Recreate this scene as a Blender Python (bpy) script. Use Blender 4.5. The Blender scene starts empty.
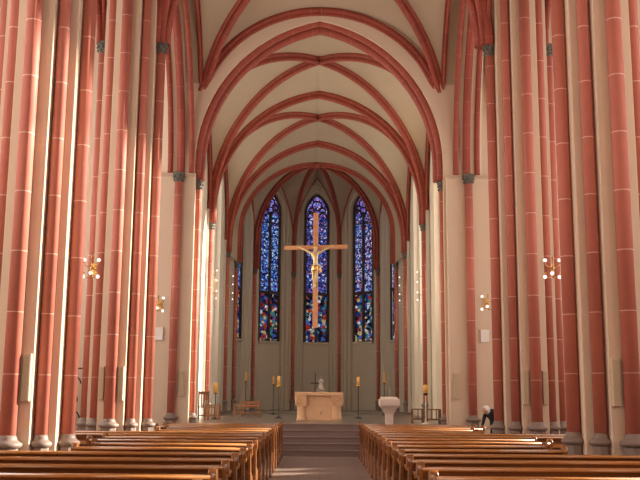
import bpy, bmesh, math, random
from mathutils import Vector, Matrix
random.seed(7)
PI = math.pi
SC = bpy.context.scene
COL = SC.collection
EYE = 1.74
FPX = 910.0

# ------------------------------------------------------------------ materials
def new_mat(name):
    m = bpy.data.materials.new(name); m.use_nodes = True
    nt = m.node_tree; nt.nodes.clear()
    out = nt.nodes.new('ShaderNodeOutputMaterial')
    b = nt.nodes.new('ShaderNodeBsdfPrincipled')
    nt.links.new(b.outputs[0], out.inputs[0])
    return m, nt, b, out

def N(nt, typ, **kw):
    n = nt.nodes.new(typ)
    for k, v in kw.items():
        if k.startswith('i_'):
            n.inputs[int(k[2:])].default_value = v
        else:
            setattr(n, k, v)
    return n

def L(nt, a, b): nt.links.new(a, b)

def mixc(nt, fac, a, b, mode='MIX'):
    n = nt.nodes.new('ShaderNodeMix'); n.data_type = 'RGBA'; n.blend_type = mode
    for sock, val in ((n.inputs[0], fac), (n.inputs[6], a), (n.inputs[7], b)):
        if hasattr(val, 'links') or hasattr(val, 'is_linked'):
            nt.links.new(val, sock)
        else:
            sock.default_value = val
    return n.outputs[2]

def c4(c): return (c[0], c[1], c[2], 1.0)

def plain(name, col, rough=0.6, metal=0.0, var=0.12, scale=3.0, bump=0.0, spec=0.5, stretch=None):
    m, nt, b, out = new_mat(name)
    tc = N(nt, 'ShaderNodeTexCoord')
    src = tc.outputs['Object']
    if stretch:
        mp = N(nt, 'ShaderNodeMapping'); mp.inputs['Scale'].default_value = stretch
        L(nt, src, mp.inputs[0]); src = mp.outputs[0]
    no = N(nt, 'ShaderNodeTexNoise'); no.inputs['Scale'].default_value = scale; no.inputs['Detail'].default_value = 5
    L(nt, src, no.inputs['Vector'])
    lo = tuple(x * (1 - var) for x in col); hi = tuple(min(1, x * (1 + var)) for x in col)
    L(nt, mixc(nt, no.outputs[0], c4(lo), c4(hi)), b.inputs['Base Color'])
    b.inputs['Roughness'].default_value = rough; b.inputs['Metallic'].default_value = metal
    b.inputs['Specular IOR Level'].default_value = spec
    if bump:
        bp = N(nt, 'ShaderNodeBump'); bp.inputs['Strength'].default_value = bump; bp.inputs['Distance'].default_value = 0.01
        L(nt, no.outputs[0], bp.inputs['Height']); L(nt, bp.outputs[0], b.inputs['Normal'])
    return m

def red_stone(name, col, joint, pitch, jw):
    """blocks along the V of the UV map with pale mortar joints, every block its own tone"""
    m, nt, b, out = new_mat(name)
    uv = N(nt, 'ShaderNodeUVMap'); sp = N(nt, 'ShaderNodeSeparateXYZ'); L(nt, uv.outputs[0], sp.inputs[0])
    dv = N(nt, 'ShaderNodeMath', operation='DIVIDE'); L(nt, sp.outputs[1], dv.inputs[0]); dv.inputs[1].default_value = pitch
    fr = N(nt, 'ShaderNodeMath', operation='FRACT'); L(nt, dv.outputs[0], fr.inputs[0])
    fl = N(nt, 'ShaderNodeMath', operation='FLOOR'); L(nt, dv.outputs[0], fl.inputs[0])
    lt = N(nt, 'ShaderNodeMath', operation='LESS_THAN'); L(nt, fr.outputs[0], lt.inputs[0]); lt.inputs[1].default_value = jw / pitch
    wn = N(nt, 'ShaderNodeTexWhiteNoise', noise_dimensions='1D'); L(nt, fl.outputs[0], wn.inputs['W'])
    a = tuple(x * 0.86 for x in col); c = (min(1, col[0] * 1.12), col[1] * 1.15, col[2] * 1.15)
    blk = mixc(nt, wn.outputs['Value'], c4(a), c4(c))
    tc = N(nt, 'ShaderNodeTexCoord')
    no = N(nt, 'ShaderNodeTexNoise'); no.inputs['Scale'].default_value = 5; no.inputs['Detail'].default_value = 6
    L(nt, tc.outputs['Object'], no.inputs['Vector'])
    blk2 = mixc(nt, no.outputs[0], c4(tuple(x * 0.9 for x in col)), blk)
    L(nt, mixc(nt, lt.outputs[0], blk2, c4(joint)), b.inputs['Base Color'])
    b.inputs['Roughness'].default_value = 0.62
    b.inputs['Specular IOR Level'].default_value = 0.35
    return m

M = {}
M['red'] = red_stone('red_sandstone_shaft', (0.49, 0.148, 0.104), (0.72, 0.45, 0.36), 0.965, 0.016)
M['rib'] = red_stone('red_sandstone_rib', (0.34, 0.072, 0.045), (0.46, 0.18, 0.12), 0.75, 0.012)
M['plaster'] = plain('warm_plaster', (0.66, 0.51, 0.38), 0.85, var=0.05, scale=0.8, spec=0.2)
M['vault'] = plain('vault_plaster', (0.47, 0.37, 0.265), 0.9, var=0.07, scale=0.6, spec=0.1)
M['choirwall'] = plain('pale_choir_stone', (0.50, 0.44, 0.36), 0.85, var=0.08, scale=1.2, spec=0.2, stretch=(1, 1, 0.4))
M['choirside'] = plain('choir_side_stone_lit_tone', (0.72, 0.64, 0.52), 0.85, var=0.06, scale=1.2, spec=0.2, stretch=(1, 1, 0.4))  # paler copy of the choir stone, light on the side walls put into its colour
M['greystone'] = plain('grey_base_stone', (0.21, 0.148, 0.12), 0.55, var=0.15, scale=6, spec=0.5)
M['darkcap'] = plain('capital_stone', (0.12, 0.105, 0.085), 0.6, var=0.3, scale=20, bump=0.6)
M['gold'] = plain('gilding', (0.85, 0.55, 0.20), 0.3, metal=0.9, var=0.1, scale=8)
M['brass'] = plain('brass', (0.72, 0.45, 0.16), 0.25, metal=1.0, var=0.1, scale=8)
M['iron'] = plain('black_iron', (0.025, 0.022, 0.022), 0.5, metal=0.4, var=0.2)
M['candle'] = plain('ochre_candle_wax', (0.80, 0.43, 0.10), 0.4, var=0.05)
M['wax'] = plain('white_candle_wax', (0.8, 0.74, 0.62), 0.4, var=0.03)
M['altar'] = plain('altar_sandstone', (0.72, 0.48, 0.31), 0.8, var=0.12, scale=5, bump=0.2)
M['ambo'] = plain('pale_pink_limestone', (0.72, 0.58, 0.50), 0.8, var=0.08, scale=6, bump=0.2)
M['speaker'] = plain('beige_speaker_case', (0.58, 0.46, 0.32), 0.6, var=0.04)
M['grille'] = plain('tan_speaker_grille', (0.50, 0.39, 0.26), 0.7, var=0.25, scale=60)
M['white'] = plain('white_board', (0.80, 0.76, 0.72), 0.6, var=0.03)
M['skin'] = plain('skin', (0.55, 0.28, 0.19), 0.55, var=0.06)
M['hair'] = plain('white_hair', (0.75, 0.72, 0.68), 0.6, var=0.1, scale=30)
M['jacket'] = plain('dark_jacket', (0.02, 0.02, 0.025), 0.8, var=0.2)
M['shirt'] = plain('white_shirt', (0.8, 0.78, 0.76), 0.8, var=0.03)
M['corpus'] = plain('pale_gilt_wood', (0.72, 0.56, 0.30), 0.4, metal=0.3, var=0.15, scale=12)
M['cushion'] = plain('red_brown_cushion', (0.35, 0.13, 0.07), 0.8, var=0.1)
M['statue'] = plain('pale_statue_stone', (0.52, 0.44, 0.38), 0.7, var=0.1)

def wood(name, col, rough, coat=0.0):
    m, nt, b, out = new_mat(name)
    tc = N(nt, 'ShaderNodeTexCoord'); mp = N(nt, 'ShaderNodeMapping'); mp.inputs['Scale'].default_value = (1.2, 14, 14)
    L(nt, tc.outputs['Object'], mp.inputs[0])
    no = N(nt, 'ShaderNodeTexNoise'); no.inputs['Scale'].default_value = 2.2; no.inputs['Detail'].default_value = 7; no.inputs['Distortion'].default_value = 0.6
    L(nt, mp.outputs[0], no.inputs['Vector'])
    L(nt, mixc(nt, no.outputs[0], c4(tuple(x * 0.62 for x in col)), c4(tuple(min(1, x * 1.3) for x in col))), b.inputs['Base Color'])
    b.inputs['Roughness'].default_value = rough
    b.inputs['Coat Weight'].default_value = coat; b.inputs['Coat Roughness'].default_value = 0.18
    return m
M['pew'] = wood('varnished_pew_oak', (0.15, 0.048, 0.012), 0.24, 0.6)
M['pewrail'] = wood('oak_rail_lit_tone', (0.44, 0.18, 0.05), 0.18, 0.9)  # same oak as the pew boards, lightened to paint in light from above
M['pewend'] = wood('varnished_pew_end', (0.28, 0.10, 0.026), 0.22, 0.6)
M['chair'] = wood('light_brown_chair_wood', (0.27, 0.115, 0.05), 0.45)
M['crosswood'] = wood('cross_wood', (0.62, 0.30, 0.15), 0.5)

def tiles(name, col, joint, w, h, rough):
    m, nt, b, out = new_mat(name)
    tc = N(nt, 'ShaderNodeTexCoord')
    br = N(nt, 'ShaderNodeTexBrick'); br.inputs['Scale'].default_value = 1.0
    br.inputs['Brick Width'].default_value = w; br.inputs['Row Height'].default_value = h
    br.inputs['Mortar Size'].default_value = 0.008
    br.inputs['Color1'].default_value = c4(col); br.inputs['Color2'].default_value = c4(tuple(x * 0.8 for x in col)); br.inputs['Mortar'].default_value = c4(joint)
    L(nt, tc.outputs['Object'], br.inputs['Vector'])
    no = N(nt, 'ShaderNodeTexNoise'); no.inputs['Scale'].default_value = 1.5; no.inputs['Detail'].default_value = 5
    L(nt, tc.outputs['Object'], no.inputs['Vector'])
    L(nt, mixc(nt, 0.35, br.outputs[0], no.outputs[0], 'SOFT_LIGHT'), b.inputs['Base Color'])
    b.inputs['Roughness'].default_value = rough
    return m
M['floor'] = tiles('nave_floor_slabs', (0.30, 0.22, 0.18), (0.12, 0.09, 0.075), 0.9, 0.6, 0.35)
M['choirfloor'] = tiles('choir_floor_slabs', (0.20, 0.165, 0.135), (0.11, 0.09, 0.08), 0.6, 0.6, 0.28)
M['step'] = plain('brown_step_stone', (0.22, 0.145, 0.125), 0.5, var=0.15, scale=3)

def clear_glass(name, col, strength, trans):
    """pale leaded panes, lit from outside; the sun passes through"""
    m = bpy.data.materials.new(name); m.use_nodes = True; nt = m.node_tree; nt.nodes.clear()
    out = nt.nodes.new('ShaderNodeOutputMaterial')
    em = N(nt, 'ShaderNodeEmission'); em.inputs[0].default_value = c4(col); em.inputs[1].default_value = strength
    tr = N(nt, 'ShaderNodeBsdfTransparent'); tr.inputs[0].default_value = (trans, trans, trans, 1)
    ad = N(nt, 'ShaderNodeAddShader'); L(nt, em.outputs[0], ad.inputs[0]); L(nt, tr.outputs[0], ad.inputs[1])
    L(nt, ad.outputs[0], out.inputs[0])
    return m
GLASS = {}
M['glass_south'] = clear_glass('aisle_glass_south', (1.0, 0.93, 0.82), 2.6, 0.75)
M['glass_north'] = clear_glass('aisle_glass_north', (1.0, 0.90, 0.80), 3.9, 0.75)
M['glass_west'] = clear_glass('west_glass', (1.0, 0.90, 0.80), 3.4, 0.5)
M['glass_choir'] = clear_glass('choir_glass', (1.0, 0.94, 0.84), 3.0, 0.75)

def stained(name, shift, tint=0):
    m = bpy.data.materials.new(name); m.use_nodes = True; nt = m.node_tree; nt.nodes.clear()
    out = nt.nodes.new('ShaderNodeOutputMaterial')
    tc = N(nt, 'ShaderNodeTexCoord')
    mp = N(nt, 'ShaderNodeMapping'); mp.inputs['Location'].default_value = (shift, 0, shift); L(nt, tc.outputs['Object'], mp.inputs[0])
    vo = N(nt, 'ShaderNodeTexVoronoi'); vo.inputs['Scale'].default_value = 13.0; L(nt, mp.outputs[0], vo.inputs['Vector'])
    vo2 = N(nt, 'ShaderNodeTexVoronoi'); vo2.inputs['Scale'].default_value = 6.5; L(nt, mp.outputs[0], vo2.inputs['Vector'])
    hs2 = N(nt, 'ShaderNodeSeparateColor'); L(nt, vo2.outputs['Color'], hs2.inputs[0])
    ve = N(nt, 'ShaderNodeTexVoronoi', feature='DISTANCE_TO_EDGE'); ve.inputs['Scale'].default_value = 13.0; L(nt, mp.outputs[0], ve.inputs['Vector'])
    hs = N(nt, 'ShaderNodeSeparateColor'); L(nt, vo.outputs['Color'], hs.inputs[0])
    def ramp(stops, src=0):
        r = N(nt, 'ShaderNodeValToRGB'); r.color_ramp.interpolation = 'CONSTANT'
        e = r.color_ramp.elements
        while len(e) < len(stops): e.new(0.5)
        for k, (p, c) in enumerate(stops): e[k].position = p; e[k].color = c4(c)
        L(nt, (hs2 if src else hs).outputs[0], r.inputs[0]); return r.outputs[0]
    if tint == 1:
        blue = ramp([(0.0, (0.01, 0.01, 0.04)), (0.24, (0.03, 0.06, 0.28)), (0.40, (0.12, 0.22, 0.60)), (0.58, (0.28, 0.12, 0.30)), (0.68, (0.42, 0.50, 0.80)), (0.84, (0.65, 0.50, 0.62)), (0.93, (0.40, 0.08, 0.10))])
    elif tint == 2:
        blue = ramp([(0.0, (0.01, 0.012, 0.05)), (0.26, (0.02, 0.05, 0.30)), (0.45, (0.08, 0.20, 0.62)), (0.66, (0.25, 0.48, 0.85)), (0.82, (0.14, 0.10, 0.42)), (0.92, (0.60, 0.66, 0.85))])
    else: blue = ramp([(0.0, (0.01, 0.012, 0.05)), (0.22, (0.03, 0.05, 0.26)), (0.45, (0.10, 0.16, 0.55)), (0.62, (0.16, 0.10, 0.40)), (0.76, (0.06, 0.06, 0.22)), (0.86, (0.55, 0.60, 0.85)), (0.94, (0.36, 0.09, 0.14))])
    figs = ramp([(0.0, (0.01, 0.01, 0.02)), (0.3, (0.02, 0.035, 0.14)), (0.5, (0.05, 0.17, 0.22)), (0.64, (0.36, 0.03, 0.02)), (0.78, (0.50, 0.38, 0.18)), (0.88, (0.06, 0.10, 0.40)), (0.95, (0.6, 0.6, 0.65))], 1)
    rose = ramp([(0.0, (0.02, 0.01, 0.06)), (0.25, (0.12, 0.08, 0.45)), (0.5, (0.30, 0.10, 0.45)), (0.7, (0.22, 0.30, 0.85)), (0.88, (0.6, 0.5, 0.85))])
    sp = N(nt, 'ShaderNodeSeparateXYZ'); L(nt, tc.outputs['Object'], sp.inputs[0])
    low = N(nt, 'ShaderNodeMath', operation='LESS_THAN'); L(nt, sp.outputs[2], low.inputs[0]); low.inputs[1].default_value = 7.25
    top = N(nt, 'ShaderNodeMath', operation='GREATER_THAN'); L(nt, sp.outputs[2], top.inputs[0]); top.inputs[1].default_value = 11.55
    c = mixc(nt, low.outputs[0], blue, figs); c = mixc(nt, top.outputs[0], c, rose)
    ed = N(nt, 'ShaderNodeMath', operation='GREATER_THAN'); L(nt, ve.outputs['Distance'], ed.inputs[0]); ed.inputs[1].default_value = 0.05
    c = mixc(nt, ed.outputs[0], (0.0, 0.0, 0.0, 1), c)
    em = N(nt, 'ShaderNodeEmission'); L(nt, c, em.inputs[0]); em.inputs[1].default_value = STAIN
    L(nt, em.outputs[0], out.inputs[0])
    return m
STAIN = 0.85

def emis(name, col, s):
    m = bpy.data.materials.new(name); m.use_nodes = True; nt = m.node_tree; nt.nodes.clear()
    out = nt.nodes.new('ShaderNodeOutputMaterial'); em = N(nt, 'ShaderNodeEmission')
    em.inputs[0].default_value = c4(col); em.inputs[1].default_value = s; L(nt, em.outputs[0], out.inputs[0]); return m
M['bulb'] = emis('lamp_globe', (1.0, 0.90, 0.80), 1.5)

# ------------------------------------------------------------------ mesh helpers
class MB:
    def __init__(s): s.v = []; s.f = []; s.uv = []; s.sm = []
    def add(s, verts, faces, smooth=False, uvs=None):
        o = len(s.v); s.v += [tuple(v) for v in verts]
        for k, f in enumerate(faces):
            s.f.append([i + o for i in f]); s.sm.append(smooth)
            s.uv.append(uvs[k] if uvs else [(0.3, 0.3)] * len(f))
    def box(s, x0, x1, y0, y1, z0, z1):
        v = [(x0, y0, z0), (x1, y0, z0), (x1, y1, z0), (x0, y1, z0), (x0, y0, z1), (x1, y0, z1), (x1, y1, z1), (x0, y1, z1)]
        s.add(v, [(0, 3, 2, 1), (4, 5, 6, 7), (0, 1, 5, 4), (1, 2, 6, 5), (2, 3, 7, 6), (3, 0, 4, 7)])
    def prism(s, pts, a0, a1, axis='z', smooth=False):
        """extrude a 2D outline along an axis: z:(x,y), x:(y,z), y:(x,z)"""
        n = len(pts)
        def P(p, a):
            return {'z': (p[0], p[1], a), 'x': (a, p[0], p[1]), 'y': (p[0], a, p[1])}[axis]
        v = [P(p, a0) for p in pts] + [P(p, a1) for p in pts]
        s.add(v, [(i, (i + 1) % n, n + (i + 1) % n, n + i) for i in range(n)], smooth)
        s.add(v, [tuple(range(n - 1, -1, -1)), tuple(range(n, 2 * n))])
    def lathe(s, prof, cx=0, cy=0, seg=16, voff=0.0, phase=0.0, smooth=True):
        """profile [(r,z)]"""
        v = []; f = []; uv = []
        for r, z in prof:
            for k in range(seg):
                a = 2 * PI * k / seg + phase; v.append((cx + r * math.cos(a), cy + r * math.sin(a), z))
        for i in range(len(prof) - 1):
            for k in range(seg):
                k2 = (k + 1) % seg
                f.append((i * seg + k, i * seg + k2, (i + 1) * seg + k2, (i + 1) * seg + k))
                za, zb = prof[i][1] + voff, prof[i + 1][1] + voff
                uv.append([(0, za), (1, za), (1, zb), (0, zb)])
        s.add(v, f, smooth, uv)
        s.add([v[k] for k in range(seg)], [tuple(range(seg - 1, -1, -1))])
        s.add([v[(len(prof) - 1) * seg + k] for k in range(seg)], [tuple(range(seg))])
    def sweep(s, path, prof, fixed=None, closed_prof=True, voff=0.0, smooth=True, caps=True, taper=0.0):
        """sweep profile [(b,n)] along path; fixed = horizontal normal axis b (Vector); n points to -curve outside (inside of the arch)"""
        P = [Vector(p) for p in path]; n = len(P); m = len(prof); v = []; f = []; uv = []; acc = voff
        for i in range(n):
            T = (P[min(i + 1, n - 1)] - P[max(i - 1, 0)]).normalized()
            if fixed is not None:
                B = Vector(fixed).normalized(); Nn = T.cross(B).normalized()
                H = P[-1] - P[0]; H.z = 0; H.normalize(); H.z = -1.0
                if Nn.dot(H) < 0: Nn = -Nn
                B = B - B.dot(T) * T; B.normalize()
            else:
                up = Vector((0, 0, 1)) if abs(T.z) < 0.95 else Vector((0, 1, 0))
                B = T.cross(up).normalized(); Nn = T.cross(B).normalized()
            q = 1.0 if not taper else max(0.0, min(1.0, (P[i].z - P[0].z) / taper)); q = q * q * (3 - 2 * q)
            for b, nn in prof: v.append(P[i] + B * b * (0.3 + 0.7 * q) + Nn * (nn * q - 0.16 * (1 - q)))
        for i in range(n - 1):
            d = (P[i + 1] - P[i]).length
            for k in range(m if closed_prof else m - 1):
                k2 = (k + 1) % m
                f.append((i * m + k, i * m + k2, (i + 1) * m + k2, (i + 1) * m + k))
                uv.append([(0, acc), (1, acc), (1, acc + d), (0, acc + d)])
            acc += d
        s.add(v, f, smooth, uv)
        if caps and closed_prof:
            s.add(v[:m], [tuple(range(m))]); s.add(v[-m:], [tuple(range(m - 1, -1, -1))])
    def tube(s, path, r, seg=8, caps=True):
        rr = r if isinstance(r, (list, tuple)) else [r] * len(path)
        P = [Vector(p) for p in path]; n = len(P); v = []; f = []
        B = None
        for i in range(n):
            T = (P[min(i + 1, n - 1)] - P[max(i - 1, 0)]).normalized()
            if B is None:
                B = T.cross(Vector((0, 0, 1)) if abs(T.z) < 0.9 else Vector((1, 0, 0)))
            B = (B - B.dot(T) * T).normalized(); C = T.cross(B)
            for k in range(seg):
                a = 2 * PI * k / seg; v.append(P[i] + (B * math.cos(a) + C * math.sin(a)) * rr[i])
        for i in range(n - 1):
            for k in range(seg):
                k2 = (k + 1) % seg; f.append((i * seg + k, i * seg + k2, (i + 1) * seg + k2, (i + 1) * seg + k))
        s.add(v, f, True)
        if caps: s.add(v[:seg], [tuple(range(seg - 1, -1, -1))]); s.add(v[-seg:], [tuple(range(seg))])
    def ball(s, c, r, seg=12, rings=8, sc=(1, 1, 1)):
        prof = []
        v = []; f = []
        for i in range(rings + 1):
            t = PI * i / rings
            for k in range(seg):
                a = 2 * PI * k / seg
                v.append((c[0] + r * sc[0] * math.sin(t) * math.cos(a), c[1] + r * sc[1] * math.sin(t) * math.sin(a), c[2] - r * sc[2] * math.cos(t)))
        for i in range(rings):
            for k in range(seg):
                k2 = (k + 1) % seg; f.append((i * seg + k, i * seg + k2, (i + 1) * seg + k2, (i + 1) * seg + k))
        s.add(v, f, True)
    def build(s, name, mat, parent=None, loc=(0, 0, 0), bevel=0.0, merge=True, rot=None):
        me = bpy.data.meshes.new(name); me.from_pydata(s.v, [], s.f)
        uvl = me.uv_layers.new(name='UVMap'); flat = [c for f in s.uv for c in f]
        for i, c in enumerate(flat): uvl.data[i].uv = c
        me.polygons.foreach_set('use_smooth', s.sm)
        mats = mat if isinstance(mat, (list, tuple)) else [mat]
        for m in mats: me.materials.append(m)
        if merge:
            bm = bmesh.new(); bm.from_mesh(me); bmesh.ops.remove_doubles(bm, verts=bm.verts, dist=1e-5)
            bmesh.ops.recalc_face_normals(bm, faces=bm.faces)
            bm.to_mesh(me); bm.free()
        me.update()
        o = bpy.data.objects.new(name, me); COL.objects.link(o); o.location = loc
        if rot: o.rotation_euler = rot
        if parent: o.parent = parent
        if bevel:
            md = o.modifiers.new('bevel', 'BEVEL'); md.width = bevel; md.segments = 2; md.limit_method = 'ANGLE'; md.harden_normals = False
        return o

def thing(name, label, cat, loc=(0, 0, 0), rz=0.0, group=None):
    o = bpy.data.objects.new(name, None); COL.objects.link(o); o.location = loc; o.rotation_euler = (0, 0, rz)
    o.empty_display_size = 0.2
    o['label'] = label; o['category'] = cat
    if group: o['group'] = group
    return o
def structure(o, kind='structure'): o['kind'] = kind; return o
def shell(name):
    o = bpy.data.objects.new(name, None); COL.objects.link(o); o['kind'] = 'structure'; return o
def dup(root, loc, label, rz=None, group=None):
    r = root.copy(); COL.objects.link(r); r.location = loc; r['label'] = label
    if rz is not None: r.rotation_euler = (0, 0, rz)
    if group: r['group'] = group
    for ch in list(root.children):
        c = ch.copy(); COL.objects.link(c); c.parent = r
        for g in list(ch.children):
            d = g.copy(); COL.objects.link(d); d.parent = c
    return r

# ------------------------------------------------------------------ arcs and vaults
def qarc(p0, p1, n=18, stilt=0.0):
    """half arch: rises vertically from p0 and leans over to p1"""
    p0 = Vector(p0); p1 = Vector(p1)
    pts = []
    if stilt > 0: pts.append(p0.copy()); p0 = p0 + Vector((0, 0, stilt))
    d = Vector((p1.x - p0.x, p1.y - p0.y, 0)); Lh = d.length; h = p1.z - p0.z; u = d / Lh
    for i in range(n + 1):
        t = i / n
        if h >= Lh:
            r = (Lh * Lh + h * h) / (2 * Lh); ph = math.atan2(h, r - Lh) * t
            x = r * (1 - math.cos(ph)); z = r * math.sin(ph)
        else:
            ph = PI / 2 * t; x = Lh * (1 - math.cos(ph)); z = h * math.sin(ph)
        pts.append(p0 + u * x + Vector((0, 0, z)))
    return pts

def rib_prof(w=0.20, d=0.24, back=0.10):
    h = w / 2
    half = [(h, -back), (h, d * 0.26), (h * 0.80, d * 0.34), (h * 0.44, d * 0.10), (h * 0.40, d * 0.45), (h * 0.56, d * 0.62), (h * 0.52, d * 0.86), (h * 0.22, d)]
    return half + [(-a, b) for a, b in reversed(half)]
def roll_prof(r, off=0.0, seg=12):
    return [(r * math.cos(2 * PI * k / seg), off + r * math.sin(2 * PI * k / seg)) for k in range(seg)]

CEIL = MB()
RIBS = []          # (name, mesh)
def web(c1, c2, bulge=0.0, nu=5):
    n = min(len(c1), len(c2)); v = []; f = []
    for i in range(n):
        for k in range(nu + 1):
            u = k / nu; p = c1[i].lerp(c2[i], u); p = p + Vector((0, 0, bulge * math.sin(PI * u) * math.sin(PI * 0.5 * i / (n - 1))))
            v.append(p)
    for i in range(n - 1):
        for k in range(nu):
            a = i * (nu + 1) + k; f.append((a, a + 1, a + nu + 2, a + nu + 1))
    CEIL.add(v, f, True)

def vault_bay(xl, xr, y0, y1, zs0, zs1, ztr0, ztr1, zwl, zwr, zc, ribs=True, w=0.20, d=0.24, st=0.0, stf=None, wallx=None, taper=0.0, xn=None):
    """rib vault: springs at zs0 (near) / zs1 (far); apex heights of the near/far transverse and left/right wall arches; zc crown"""
    xm = (xl + xr) / 2; ym = (y0 + y1) / 2; cen = Vector((xm, ym, zc))
    cs = {'nl': (xl, y0, zs0), 'nr': (xr, y0, zs0), 'fl': (xl, y1, zs1), 'fr': (xr, y1, zs1)}
    if xn is not None:
        cs['nl'] = (-xn, y0, zs0); cs['nr'] = (xn, y0, zs0)
    ap = {'n': (xm, y0, ztr0), 'f': (xm, y1, ztr1), 'l': (xl, ym, zwl), 'r': (xr, ym, zwr)}
    for k, c in cs.items():
        q = st if (k[0] == 'n' or stf is None) else stf
        dg = qarc(c, cen, stilt=q)
        ta = qarc(c, ap[k[0]], stilt=q); wa = qarc(c, ap[k[1]], stilt=q)
        if wallx is not None:
            X = wallx[0] if k[1] == 'l' else wallx[1]
            web(wa, [Vector((X, p.y, p.z + 0.02)) for p in wa], 0.0, 2)
        web(dg, ta, 0.12); web(dg, wa, 0.12)
        if ribs:
            hd = Vector((cen.x - c[0], cen.y - c[1], 0)).normalized(); nb = Vector((-hd.y, hd.x, 0))
            m = MB(); tp = taper if k[0] == 'f' else 0.0
            m = MB(); m.sweep(dg, rib_prof(w, d), fixed=nb, voff=random.random(), taper=tp); RIBS.append(('diagonal_rib', m))
            m = MB(); m.sweep(wa, rib_prof(w * 0.7, d * 0.6), fixed=(1, 0, 0), voff=random.random(), taper=tp); RIBS.append(('wall_rib', m))

# ------------------------------------------------------------------ levels
AX = lambda D: 0.0 if D < 28 else -0.08 - 0.009 * (D - 28.8)
XP = 4.79
D_A, D_B, D_C = 15.0, 21.65, 28.6
NAVE_D = [8.35, D_A, D_B]
ZN = 10.39; ZC = 8.62
AISLE_X = 9.6

# ------------------------------------------------------------------ piers
SH_SPEC = [(0, -0.73, 0.126), (0, 0.73, 0.126), (0.725, 0, 0.112), (-0.725, 0, 0.112),
           (0.415, -0.415, 0.1), (-0.415, -0.415, 0.1), (0.415, 0.415, 0.1), (-0.415, 0.415, 0.1)]
BASE_PROF = lambda r: [(r * 1.48, 0.0), (r * 1.48, 0.34), (r * 1.40, 0.38), (r * 1.40, 0.99), (r * 1.45, 1.005), (r * 1.74, 1.025), (r * 1.82, 1.05), (r * 1.80, 1.08), (r * 1.5, 1.10), (r * 1.22, 1.125), (r * 1.14, 1.16), (r * 1.02, 1.20)]
def base_mesh(x, y, r):
    m = MB(); p = BASE_PROF(r)
    m.lathe(p[:5], x, y, 8, phase=PI / 8, smooth=False); m.lathe(p[4:], x, y, 20)
    return m
def cap_mesh(x, y, r, z):
    m = MB(); m.lathe([(r * 1.02, z - 0.26), (r * 1.18, z - 0.24), (r * 1.04, z - 0.21), (r * 1.15, z - 0.10), (r * 1.45, z - 0.03)], x, y, 14)
    m.lathe([(r * 1.6, z - 0.03), (r * 1.65, z + 0.03), (r * 1.4, z + 0.05)], x, y, 8, phase=PI / 8, smooth=False)
    for k in range(8):   # curled leaves
        a = 2 * PI * k / 8; m.ball((x + r * 1.28 * math.cos(a), y + r * 1.28 * math.sin(a), z - 0.10), r * 0.32, 6, 4)
        a += PI / 8; m.ball((x + r * 1.2 * math.cos(a), y + r * 1.2 * math.sin(a), z - 0.2), r * 0.28, 6, 4)
    return m
def shaft(parent, x, y, r, z0, z1, cap=True, base=True, zb=0.0, mat='red'):
    m = MB(); m.lathe([(r, z0), (r, z1)], x, y, 24, voff=0.775)
    o = m.build('shaft', M[mat], parent)
    if base:
        b = base_mesh(x, y, r)
        b.v = [(a, c, e + zb) for a, c, e in b.v]; b.build('base', M['greystone'], o)
    if cap: cap_mesh(x, y, r, z1).build('capital', M['darkcap'], o)
    return o
def make_pier(label):
    t = thing('compound_pier', label, 'pier', (0, 0, 0), 0, 'clustered piers along the nave')
    q = [(0.302, 0.62), (0.302, 0.302), (0.62, 0.302)]
    pts = []
    for sx, sy, rev in ((1, 1, 0), (1, -1, 1), (-1, -1, 0), (-1, 1, 1)):
        p = [(a * sx, b * sy) for a, b in q]; pts += p[::-1] if rev else p
    m = MB(); m.prism(pts, 0, 15.6)
    m.build('core', M['plaster'], t, bevel=0.012)
    m = MB(); m.prism([(a * 1.06, b * 1.06) for a, b in pts], 0, 0.42); m.build('plinth', M['greystone'], t, bevel=0.02)
    for (x, y, r) in SH_SPEC:
        capped = abs(y) < 0.01
        shaft(t, x, y, r, 1.08, ZN if capped else (15.2 if x else 12.5), cap=capped)
    return t
PSH = {(1, D_A): 0.04, (1, D_B): 0.12, (-1, D_B): 0.035}
names = {8.35: 'nearest the camera', D_A: 'at the edge of the view', D_B: 'next to the chancel wall'}
first = None
for D in NAVE_D:
    for s, side in ((-1, 'left'), (1, 'right')):
        lab = {8.35: f'tall clustered pier beside the {side} pews, out of view nearest the lens',
               D_A: f'near clustered pier of red sandstone shafts by the {side} picture edge',
               D_B: f'second clustered pier on the {side}, red shafts with leafy capitals, before the chancel wall'}[D]
        if first is None: first = make_pier(lab); first.location = (s * XP, D, 0)
        else: dup(first, (s * XP + PSH.get((s, D), 0.0), D, -0.09 if (s, D) == (-1, D_A) else 0), lab)

# ------------------------------------------------------------------ nave arcade walls (spandrels) and nave / aisle vaults
def arch_hole_wall(mb, y0, y1, ymid, curveA, curveB, xa, xb, ztop):
    """wall in the YZ plane between xa and xb over a pointed arch whose halves are curveA (from y0) and curveB (from y1)"""
    for X in (xa, xb):
        for cur, ye in ((curveA, y0), (curveB, y1)):
            v = []; f = []
            for p in cur: v.append((X, ye, p.z)); v.append((X, p.y, p.z))
            v.append((X, ye, ztop)); v.append((X, cur[-1].y, ztop))
            n = len(v) // 2
            for i in range(n - 1): f.append((2 * i, 2 * i + 1, 2 * i + 3, 2 * i + 2))
            mb.add(v, f)
    for cur in (curveA, curveB):
        v = []; f = []
        for p in cur: v.append((xa, p.y, p.z)); v.append((xb, p.y, p.z))
        for i in range(len(cur) - 1): f.append((2 * i, 2 * i + 1, 2 * i + 3, 2 * i + 2))
        mb.add(v, f, True)

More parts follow.
